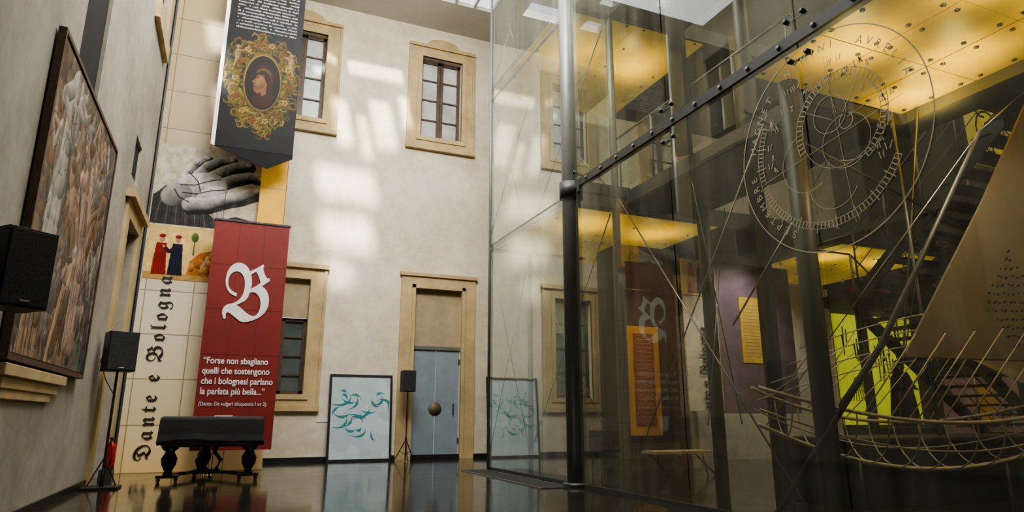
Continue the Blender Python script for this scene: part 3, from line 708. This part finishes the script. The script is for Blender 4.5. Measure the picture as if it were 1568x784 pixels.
# etched dial on the near glass
dl=empty('etched_astronomical_dial'); DY,DZ=4.55,3.9; DX=GX-.008
b=B()
def arc(cy,cz,r,a0=0,a1=360,w=.006,n=96):
    k=max(6,int(n*(a1-a0)/360)); vs=[];fs=[]
    for i in range(k+1):
        t=math.radians(a0+(a1-a0)*i/k)
        for rr in (r-w/2,r+w/2): vs.append((DX,cy-rr*math.cos(t),cz+rr*math.sin(t)))
    for i in range(k): fs.append((2*i,2*i+1,2*i+3,2*i+2))
    b.raw(vs,fs,mEtch)
def seg(y0,z0,y1,z1,w=.005):
    d=Vector((y1-y0,z1-z0)).normalized(); nn=Vector((-d.y,d.x))*w/2
    b.raw([(DX,y0+nn.x,z0+nn.y),(DX,y1+nn.x,z1+nn.y),(DX,y1-nn.x,z1-nn.y),(DX,y0-nn.x,z0-nn.y)],[(0,1,2,3)],mEtch)
arc(DY,DZ,1.17,w=.012); arc(DY,DZ,.93,150,330,.006); arc(DY,DZ,.86,150,330,.006); arc(DY-.2,DZ+.12,.55,-60,200,w=.008); arc(DY-.2,DZ+.12,.47,w=.006); arc(DY-.25,DZ-.1,.28,w=.007); arc(DY-.1,DZ+.25,.2,w=.007); arc(DY-.28,DZ+.1,.08,w=.008); arc(DY+.25,DZ-.15,.33,90,300,.007)
arc(DY-.35,DZ+.05,.38,-120,60,.008); arc(DY-.05,DZ-.45,.3,180,330,.007)
for i in range(60):
    t=math.radians(150+180*i/59); r0,r1=(.86,.93) if i%5 else (.82,.97)
    seg(DY-r0*math.cos(t),DZ+r0*math.sin(t),DY-r1*math.cos(t),DZ+r1*math.sin(t),.011)
for i in range(44):
    t=math.radians(-60+6*i); seg(DY-.2-.47*math.cos(t),DZ+.12+.47*math.sin(t),DY-.2-.55*math.cos(t),DZ+.12+.55*math.sin(t),.012)
for i in range(4):
    t=math.radians(45*i+10); seg(DY-.2-.1*math.cos(t),DZ+.12+.1*math.sin(t),DY-.2-.46*math.cos(t),DZ+.12+.46*math.sin(t),.006)
rd=random.Random(6)
for i in range(40):
    t=rd.uniform(-.6,3.4); r=rd.uniform(.6,.84); y_,z_=DY-r*math.cos(t),DZ+r*math.sin(t)
    seg(y_,z_,y_+rd.uniform(-.05,.05),z_+.07,.010); seg(y_+.03,z_,y_+.03+rd.uniform(-.03,.03),z_+.07,.010)
seg(DY+.9,DZ-.2,DY-.9,DZ+.1); seg(DY-.1,DZ+.95,DY-.25,DZ-.95)
b.done('dial_lines',dl,recalc=False)
for i,ch in enumerate("SEPTEMBRE  MAGNET  NEMINI  AVRELIA"):
    t=math.radians(-150+230*i/34); r=.98
    o=text('letter_%d'%i,ch,(DX-.001,DY-r*math.sin(t),DZ+r*math.cos(t)),.12,mEtch,dl,align='CENTER',ex=0)
    o.rotation_euler=(Matrix.Rotation(-math.pi/2,3,'Z')@Matrix.Rotation(math.pi/2,3,'X')@Matrix.Rotation(-t,3,'Z')).to_euler()

# ------------------------------------------------------------ staircase: upper flight, landing, lower flight turned to the right
st=empty('steel_staircase'); b=B()
def flight(P0,P1,side,n):
    P0=Vector(P0);P1=Vector(P1);side=Vector(side); d=P1-P0; hd=Vector((d.x,d.y,0)).normalized()
    for i in range(n):
        c=P0+d*((i+.5)/n); q=[c-hd*.14,c+hd*.14]
        vs=[q[0],q[1],q[1]+side,q[0]+side]; vs=vs+[v_+Vector((0,0,.04)) for v_ in vs]
        b.raw(vs,[(3,2,1,0),(4,5,6,7),(0,1,5,4),(1,2,6,5),(2,3,7,6),(3,0,4,7)],mSteelD)
    for s_ in (0,1):
        o0=P0+side*s_; o1=P1+side*s_; th=side.normalized()*.03
        vs=[o0+Vector((0,0,-.2)),o1+Vector((0,0,-.2)),o1+Vector((0,0,.12)),o0+Vector((0,0,.12))]; vs=vs+[v_+th for v_ in vs]
        b.raw(vs,[(0,1,2,3),(7,6,5,4),(0,4,5,1),(1,5,6,2),(2,6,7,3),(3,7,4,0)],mSteelD)
        for k in range(3): b.tube([o0+Vector((0,0,.4+.3*k)),o1+Vector((0,0,.4+.3*k))],.02 if k==2 else .008,mSteel,8)
        for k in range(5): p=o0+(o1-o0)*(k/4); b.tube([p,p+Vector((0,0,1.0))],.016,mSteel,8)
flight((9.35,4.95,5.15),(9.35,7.5,3.1),(1.15,0,0),12)
b.box(9.35,10.6,7.5,8.6,3.02,3.14,mSteelD)
flight((10.6,7.5,3.1),(14.6,7.5,.2),(0,1.1,0),17)
for xx,yy in ((9.42,7.57),(9.42,8.53),(10.5,8.53)): b.tube([(xx,yy,0),(xx,yy,3.05)],.045,mSteelD,10)
for xx in (9.38,10.55): b.tube([(xx,8.57,3.1),(xx,8.57,4.1)],.018,mSteel,8)
b.tube([(9.38,8.57,4.1),(10.55,8.57,4.1)],.02,mSteel,8); b.tube([(9.38,7.5,4.1),(9.38,8.57,4.1)],.02,mSteel,8)
b.box(14.5,14.9,7.5,8.6,0,.2,mSteelD)
b.box(8.75,10.6,1.0,4.95,5.1,5.28,mSteelD)
b.done('flights_and_landing',st)

# ------------------------------------------------------------ interior displays
b=B(); Yp=14.7
b.box(9.6,16.9,Yp,Yp+.15,0,5.0,mPale); b.done('partition')
b=B(); b.box(16.9,21.9,Yp+.06,Yp+.15,0,5.3,mDark); b.done('partition.001')
pf=empty('yellow_green_poster'); b=B(); b.box(17.0,20.4,Yp-.03,Yp+.05,.9,4.25,mGrafY)
rn=random.Random(3)
for k in range(40):
    xx=17.2+rn.random()*2.8; zz=2.9+rn.random()*1.1; b.strip([(xx,zz),(xx+rn.uniform(-.1,.1),zz-.4-rn.random()*.5)],.05,Yp-.036,mBlackInk)
for k in range(10): xx=17.2+k*.12; b.strip([(xx,1.6),(17.6+.02*k,2.3)],.03,Yp-.036,mBlackInk)
b.done('poster_sheet',pf)
b=B(); b.box(17.9,20.6,Yp-.03,Yp+.05,4.5,5.25,mRedPoster); b.done('red_poster')
pt=empty('dark_display_portal'); b=B()
b.box(8.0,9.75,12.65,13.6,4.85,5.05,mWood); b.box(8.0,8.16,12.65,13.6,0,4.85,mSteelD); b.box(9.35,9.75,12.65,13.6,0,4.85,mWood)
b.box(8.16,9.35,12.8,12.9,0,4.85,M('dark_green_board',(.055,.06,.045),.6)); b.box(9.8,9.95,12.6,12.75,0,4.9,mPale)
b.tube([(8.16,12.7,4.0),(9.35,12.7,4.0)],.02,mCable); b.done('portal_frame',pt)
b=B(); b.box(8.2,9.05,12.70,12.8,.72,3.15,mFrameGold); b.box(8.36,8.89,12.68,12.70,.95,2.98,mTextile)
for i in range(20): b.box(8.42,8.83,12.674,12.68,1.02+i*.096,1.03+i*.096,mFrameGold)
b.done('framed_manuscript',pt)
bb_=empty('title_reflection_and_display'); b=B()  # pale title half stands in for the mirrored exhibition panel, beside the purple display
b.box(9.35,10.3,12.08,12.12,1.25,4.7,mPale); b.box(10.3,12.6,12.08,12.12,1.2,4.72,mPurple)
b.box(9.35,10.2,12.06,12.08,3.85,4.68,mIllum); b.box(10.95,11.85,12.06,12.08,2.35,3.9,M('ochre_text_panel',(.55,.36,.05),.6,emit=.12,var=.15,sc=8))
for i in range(16): b.box(11.05,11.75,12.055,12.06,2.5+i*.08,2.52+i*.08,mTanPanel)
for cx,m_ in ((9.6,mRedR),(9.85,mBlueP)): b.polyY([(cx-.12,3.9),(cx+.12,3.9),(cx+.08,4.5),(cx-.08,4.5)],12.05,m_); b.polyY([(cx-.06,4.5),(cx+.06,4.5),(cx+.05,4.62),(cx-.05,4.62)],12.048,mFaceP)
for xx in (9.5,12.4): b.tube([(xx,12.1,4.7),(xx,12.1,5.06)],.01,mCable,6)
b.done('banner_sheet',bb_)
text('title',frak('nte e Bologna'),(9.98,12.05,1.3),.42,mBlackInk,bb_,rot=(math.pi/2,-math.pi/2,0),spacing=1.05,sx=.72)  # lettering of the mirrored panel, set as real text
b=B(); b.box(7.0,8.0,12.0,12.45,.42,.5,mBlk)
for xx in (7.05,7.9):
    for yy in (12.05,12.4): b.tube([(xx,yy,0),(xx,yy,.42)],.02,mSteelD)
b.box(7.0,8.0,12.4,12.47,.5,.85,mBlk); b.box(7.0,7.05,12.0,12.45,.5,.7,mBlk); b.box(7.95,8.0,12.0,12.45,.5,.7,mBlk); b.done('black_bench',bevel=.01)
b=B(); b.box(7.6,9.0,10.9,11.5,.42,.47,mTanPanel)
for xx in (7.75,8.85): b.tube([(xx,11.0,0),(xx+.2,11.4,.42)],.018,mBlk); b.tube([(xx+.2,11.0,0),(xx,11.4,.42)],.018,mBlk)
b.done('low_table')
b=B(); b.box(7.3,12.8,6.2,7.3,0,.80,mBlk); b.box(7.25,12.85,6.15,7.35,.80,.85,mSteelD); b.done('dark_display_plinth',bevel=.01)
b=B(); b.box(13.6,16.0,9.2,9.3,.6,2.0,mMauve); b.box(13.55,16.05,9.18,9.32,2.0,2.05,mSteelD)
for xx in (13.7,15.9): b.tube([(xx,9.25,0),(xx,9.25,.6)],.03,mSteelD)
for k,xx in enumerate((13.75,14.5,15.25)): b.box(xx,xx+.6,9.18,9.2,.95,1.75,mFrameGold if k==1 else mMauve)
b.done('information_panel')
b=B(); b.box(13.9,17.0,8.0,8.1,6.3,8.6,mGrafY2)
rn=random.Random(8)
for k in range(12):
    cx=14.2+rn.random()*2.5; cz=6.6+rn.random()*1.8; r=.2+.2*rn.random(); b.strip([(cx+r*math.cos(t*.5),cz+r*math.sin(t*.5)*1.2) for t in range(11)],.05,7.995,mBlackInk)
for xx in (14.1,16.8): b.tube([(xx,8.05,8.6),(xx,8.05,H)],.012,mCable,6)
b.done('hanging_graffiti_panel')

# ------------------------------------------------------------ sailing sculpture
sp=empty('sailing_ship_sculpture')
b=B()
A=Vector((7.28,5.36,1.80)); T=Vector((8.42,4.05,4.95)); C=Vector((9.6,3.85,1.68))
th=Vector((.03,.05,0))
Mid=A.lerp(T,.55)+Vector((.05,-.05,.05))
b.raw([A,C,T,Mid]+[p+th for p in (A,C,T,Mid)],[(0,1,2,3),(7,6,5,4),(0,4,5,1),(1,5,6,2),(2,6,7,3),(3,7,4,0)],mSail)
b.raw([A+Vector((.6,-.4,-.05)),C+Vector((0,0,-.05)),C+Vector((0,0,-.5)),A+Vector((1.1,-.75,-.4))],[(0,1,2,3)],mSail)
nrm=(C-A).cross(T-A).normalized()
if nrm.y>0: nrm=-nrm
rn=random.Random(5)
e1=(C-A).normalized(); e2=nrm.cross(e1)
if e2.z<0: e2=-e2
for row in range(22):
    for col in range(30):
        u=.20+.56*col/30+rn.uniform(-.004,.004); v_=.05+.03*row+rn.uniform(-.004,.004)
        if u+v_>.90 or math.sin(u*17+row*.55)<.0: continue
        p=A+(C-A)*u+(T-A)*v_+nrm*.05
        r1=.020*rn.uniform(.6,1.3); r2=.013
        da=e1*.8+e2*.6; db_=e1*-.6+e2*.8
        b.raw([p+da*r1*math.cos(t)+db_*r2*math.sin(t) for t in [i*math.pi/4 for i in range(8)]],[tuple(range(8))],mHole)
b.done('sail',sp,recalc=False)
b=B()
b.tube([(5.6,5.92,.02),(6.5,5.05,1.85),(7.42,4.18,4.2)],[.03,.035,.02],mSteelD,12)
S0=Vector((5.72,6.15,1.15)); S1=Vector((9.2,4.7,1.05)); e=(S1-S0); e.normalize(); nn=Vector((-e.y,e.x,0)).normalized()
def hp(s,q,lvl=1.0):
    wd=.55*math.sin(math.pi*min(1,s*.9+.03))**.7; sheer=.35*(2*s-1)**2
    dep=(.42+.1*math.sin(math.pi*s))*lvl
    base=S0.lerp(S1,s)+Vector((0,0,sheer-.05))
    an=q*math.pi/2
    return base+nn*wd*math.sin(an)+Vector((0,0,-dep*math.cos(an)*(1 if abs(q)<1 else 0)))
for q,w in ((-1,.03),(1,.03),(0,.035),(-.6,.014),(.6,.014)):
    b.tube([hp(i/24,q) for i in range(25)],w*.7,mRib,8)
for i in range(1,12):
    s=i/12; b.tube([hp(s,q/6) for q in range(-6,7)],.009,mRib,6)
for i in range(9):
    s=.06+i*.07; p=hp(s,-1); b.tube([p,p+e*(.55+.05*i)+Vector((0,0,.75+.05*i))],.008,mRib,6)
    p=hp(s,1); b.tube([p,p+e*(.9)+Vector((0,0,.55+.08*i))],.007,mRib,6)
for k in range(4):
    b.tube([S0+Vector((.15*k,-.1*k,.15+.2*k))+e*(i*.24)+Vector((0,0,.55*math.sin(i/10*1.5))) for i in range(9)],.008,mRib,6)
for s in (.3,.75):
    p=hp(s,0); b.tube([(p.x,p.y,0),p],.02,mSteelD,8); b.lathe((p.x,p.y,0),[(.2,0),(.2,.03),(.03,.05)],mSteelD,16)
b.tube([Vector((6.9,4.7,2.9)),A],.008,mCable,6); b.tube([Vector((7.42,4.18,4.2)),T],.012,mCable,6); b.tube([hp(.02,0),Vector((7.35,4.22,4.1))],.007,mCable,6)
b.done('hull_and_mast',sp)

# ------------------------------------------------------------ person in black robe
pe=empty('person_in_black_robe'); px,py,pz=16.87,12.6,.86
b=B(); b.box(px-1.0,px+1.0,py-.6,py+.6,0,pz,mBlk); b.done('low_stage')
def skin(name,vs,es,rad,m,sub=2,root=0):
    me=bpy.data.meshes.new(name); me.from_pydata(vs,es,[]); o=bpy.data.objects.new(name,me); COL.objects.link(o)
    s=o.modifiers.new('s','SKIN'); s.use_smooth_shade=True
    for i,r_ in enumerate(rad):
        me.skin_vertices[0].data[i].radius=r_ if isinstance(r_,tuple) else (r_,r_)
    me.skin_vertices[0].data[root].use_root=True
    if sub: ss=o.modifiers.new('u','SUBSURF'); ss.levels=sub; ss.render_levels=sub
    me.materials.append(m); o.parent=pe; return o
def L(a,b_,c): return (px+a,py+b_,pz+c)
body=[L(0,0,.95),L(0,0,1.15),L(0,0,1.35),L(0,-.01,1.47),L(-.19,0,1.40),L(-.30,-.03,1.15),L(-.18,-.22,1.0),L(.19,0,1.40),L(.30,-.03,1.15),L(.2,-.22,1.02),
      L(-.1,0,.9),L(-.11,-.02,.5),L(-.12,.02,.08),L(-.12,-.12,.03),L(.1,0,.9),L(.11,-.02,.5),L(.12,.02,.08),L(.12,-.12,.03)]
edges=[(0,1),(1,2),(2,3),(2,4),(4,5),(5,6),(2,7),(7,8),(8,9),(0,10),(10,11),(11,12),(12,13),(0,14),(14,15),(15,16),(16,17)]
rads=[(.16,.12),(.15,.11),(.17,.11),.065,.09,.08,.055,.09,.08,.055,.1,.07,.05,.045,.1,.07,.05,.045]
skin('body',body,edges,rads,mRobe)
b=B(); b.lathe(L(0,.02,0),[(.42,.02),(.38,.3),(.33,.7),(.29,1.0),(.30,1.2),(.26,1.36),(.13,1.44),(.08,1.47)],mRobe,24,1,.75)
for i in range(10):
    a=2*math.pi*i/10; b.tube([(px+.41*math.cos(a),py+.02+.30*math.sin(a),pz+.03),(px+.28*math.cos(a),py+.02+.21*math.sin(a),pz+1.2)],[.035,.012],mRobe,8)
b.done('robe',pe)
b=B(); b.lathe(L(0,-.01,1.46),[(.03,0),(.07,.03),(.095,.1),(.1,.16),(.095,.21),(.06,.27),(.01,.29)],mSkin,20,.85,1.05)
b.tube([L(0,-.10,1.62),L(0,-.145,1.58),L(0,-.10,1.57)],[.012,.02,.012],mSkin,8)
for s_ in (-1,1):
    b.tube([L(s_*.082,0,1.64),L(s_*.095,.01,1.58)],.015,mSkin,8); b.tube([L(s_*.033,-.1,1.63),L(s_*.033,-.107,1.63)],.011,mBlackInk,8)
b.tube([L(-.03,-.1,1.525),L(.03,-.1,1.525)],.008,mRedR,6)
b.lathe(L(0,.02,1.62),[(.10,0),(.125,.03),(.125,.09),(.095,.15),(.02,.18)],mCap,20)
b.lathe(L(0,.07,1.40),[(.14,0),(.12,.08),(.11,.2),(.08,.28)],mCap,16); b.done('head',pe)
for s_ in (-1,1):
    hx=s_*.19
    vs=[L(hx,-.23,1.01),L(hx*.85,-.29,1.0)]; es=[(0,1)]; rd_=[.035,(.04,.02)]
    for k in range(4):
        i0=len(vs); ox=hx*.85+(k-1.5)*.02
        vs+=[L(ox,-.32,.995),L(ox,-.35+.005*abs(k-1),.985),L(ox,-.37+.006*abs(k-1),.965)]; es+=[(1,i0),(i0,i0+1),(i0+1,i0+2)]; rd_+=[.010,.009,.008]
    i0=len(vs); vs+=[L(hx*.85-s_*.045,-.28,1.01),L(hx*.85-s_*.06,-.31,1.0)]; es+=[(0,i0),(i0,i0+1)]; rd_+=[.012,.009]
    skin('hand_%d'%(s_+2),vs,es,rd_,mSkin,1)

# ------------------------------------------------------------ lights
def look(o,t): o.rotation_euler=(Vector(t)-o.location).to_track_quat('-Z','Y').to_euler()
sd=bpy.data.lights.new('sun','SUN'); sd.energy=11; sd.angle=math.radians(3); sd.color=(1,.94,.82)
so=bpy.data.objects.new('sun',sd); COL.objects.link(so); so.rotation_euler=Vector((.150,.72,-.68)).to_track_quat('-Z','Y').to_euler()
def area(n,loc,tgt,sx,sy,p,c=(1,1,1)):
    d=bpy.data.lights.new(n,'AREA'); d.shape='RECTANGLE'; d.size=sx; d.size_y=sy; d.energy=p; d.color=c
    o=bpy.data.objects.new(n,d); COL.objects.link(o); o.location=loc; look(o,tgt); return o
area('skylight_standin',(1.5,9.5,13.1),(1.5,9.501,0),6.5,10,700,(.97,.98,1))  # area lamp added in place of skylight openings out of view
area('added_wall_wash',(2.0,8,12.6),(2.6,18.2,6.5),5,3,1100,(1,.95,.85))  # unseen lamp added to brighten the back wall
area('gallery_fill',(14,4,12.8),(14,6,0),9,8,420,(1,.86,.55))
def spot(loc,tgt,p,ang=100,c=(1,.78,.25),bl=.9,r=.12):
    d=bpy.data.lights.new('soffit_and_fill_spot','SPOT'); d.energy=p; d.spot_size=math.radians(ang); d.spot_blend=bl; d.color=c; d.shadow_soft_size=r
    o=bpy.data.objects.new('soffit_and_fill_spot',d); COL.objects.link(o); o.location=loc; look(o,tgt)
for xx,yy in ((6.1,1.8),(7.4,1.5),(6.3,3.2),(7.6,3.0),(6.2,4.6),(7.5,4.3),(7.9,5.1)): spot((xx,yy,4.62),(xx,yy,6),60,130,(1,.76,.22))
for xx in (6.6,8.3,13.6,15.4): spot((xx,11.6,4.3),(xx,11.6,6),60,130)
for xx in (6.6,8.2): spot((xx,12,8.5),(xx,12,10),90,130)
spot((8.0,10.8,4.9),(8.7,12.7,1.8),150,75,(1,.85,.6)); spot((17.5,12.0,4.8),(18.5,14.6,2.5),80,80,(1,.95,.6)); spot((11,10.7,4.9),(10.8,12.1,3),160,90,(1,.90,.8))  # added fill spots, aimed to brighten portal, poster and display
spot((7.0,3.2,4.9),(7.9,4.9,2.2),70,80,(1,.90,.72)); spot((13.5,12.6,4.8),(13.5,14.7,2.6),220,110,(1,.93,.8)); spot((14.8,6.5,5),(14.8,9.2,1.3),120,70,(1,.9,.8))  # more added fill: sail, partition and information panel
spot((7.2,4.4,4.9),(7.0,5.8,.9),110,90,(1,.88,.65))  # added spot brightening the hull
w=bpy.data.worlds.new('w'); SC.world=w; w.use_nodes=True
bg=w.node_tree.nodes['Background']; bg.inputs[0].default_value=(.80,.88,1,1); bg.inputs[1].default_value=1.5

# ------------------------------------------------------------ camera
cd=bpy.data.cameras.new('camera'); cd.sensor_width=36; cd.lens=1002/1568*36; cd.clip_end=200
co=bpy.data.objects.new('camera',cd); COL.objects.link(co); co.location=(0,0,1.1)
co.rotation_euler=(math.radians(90+13.9),0,math.radians(-22.9)); SC.camera=co
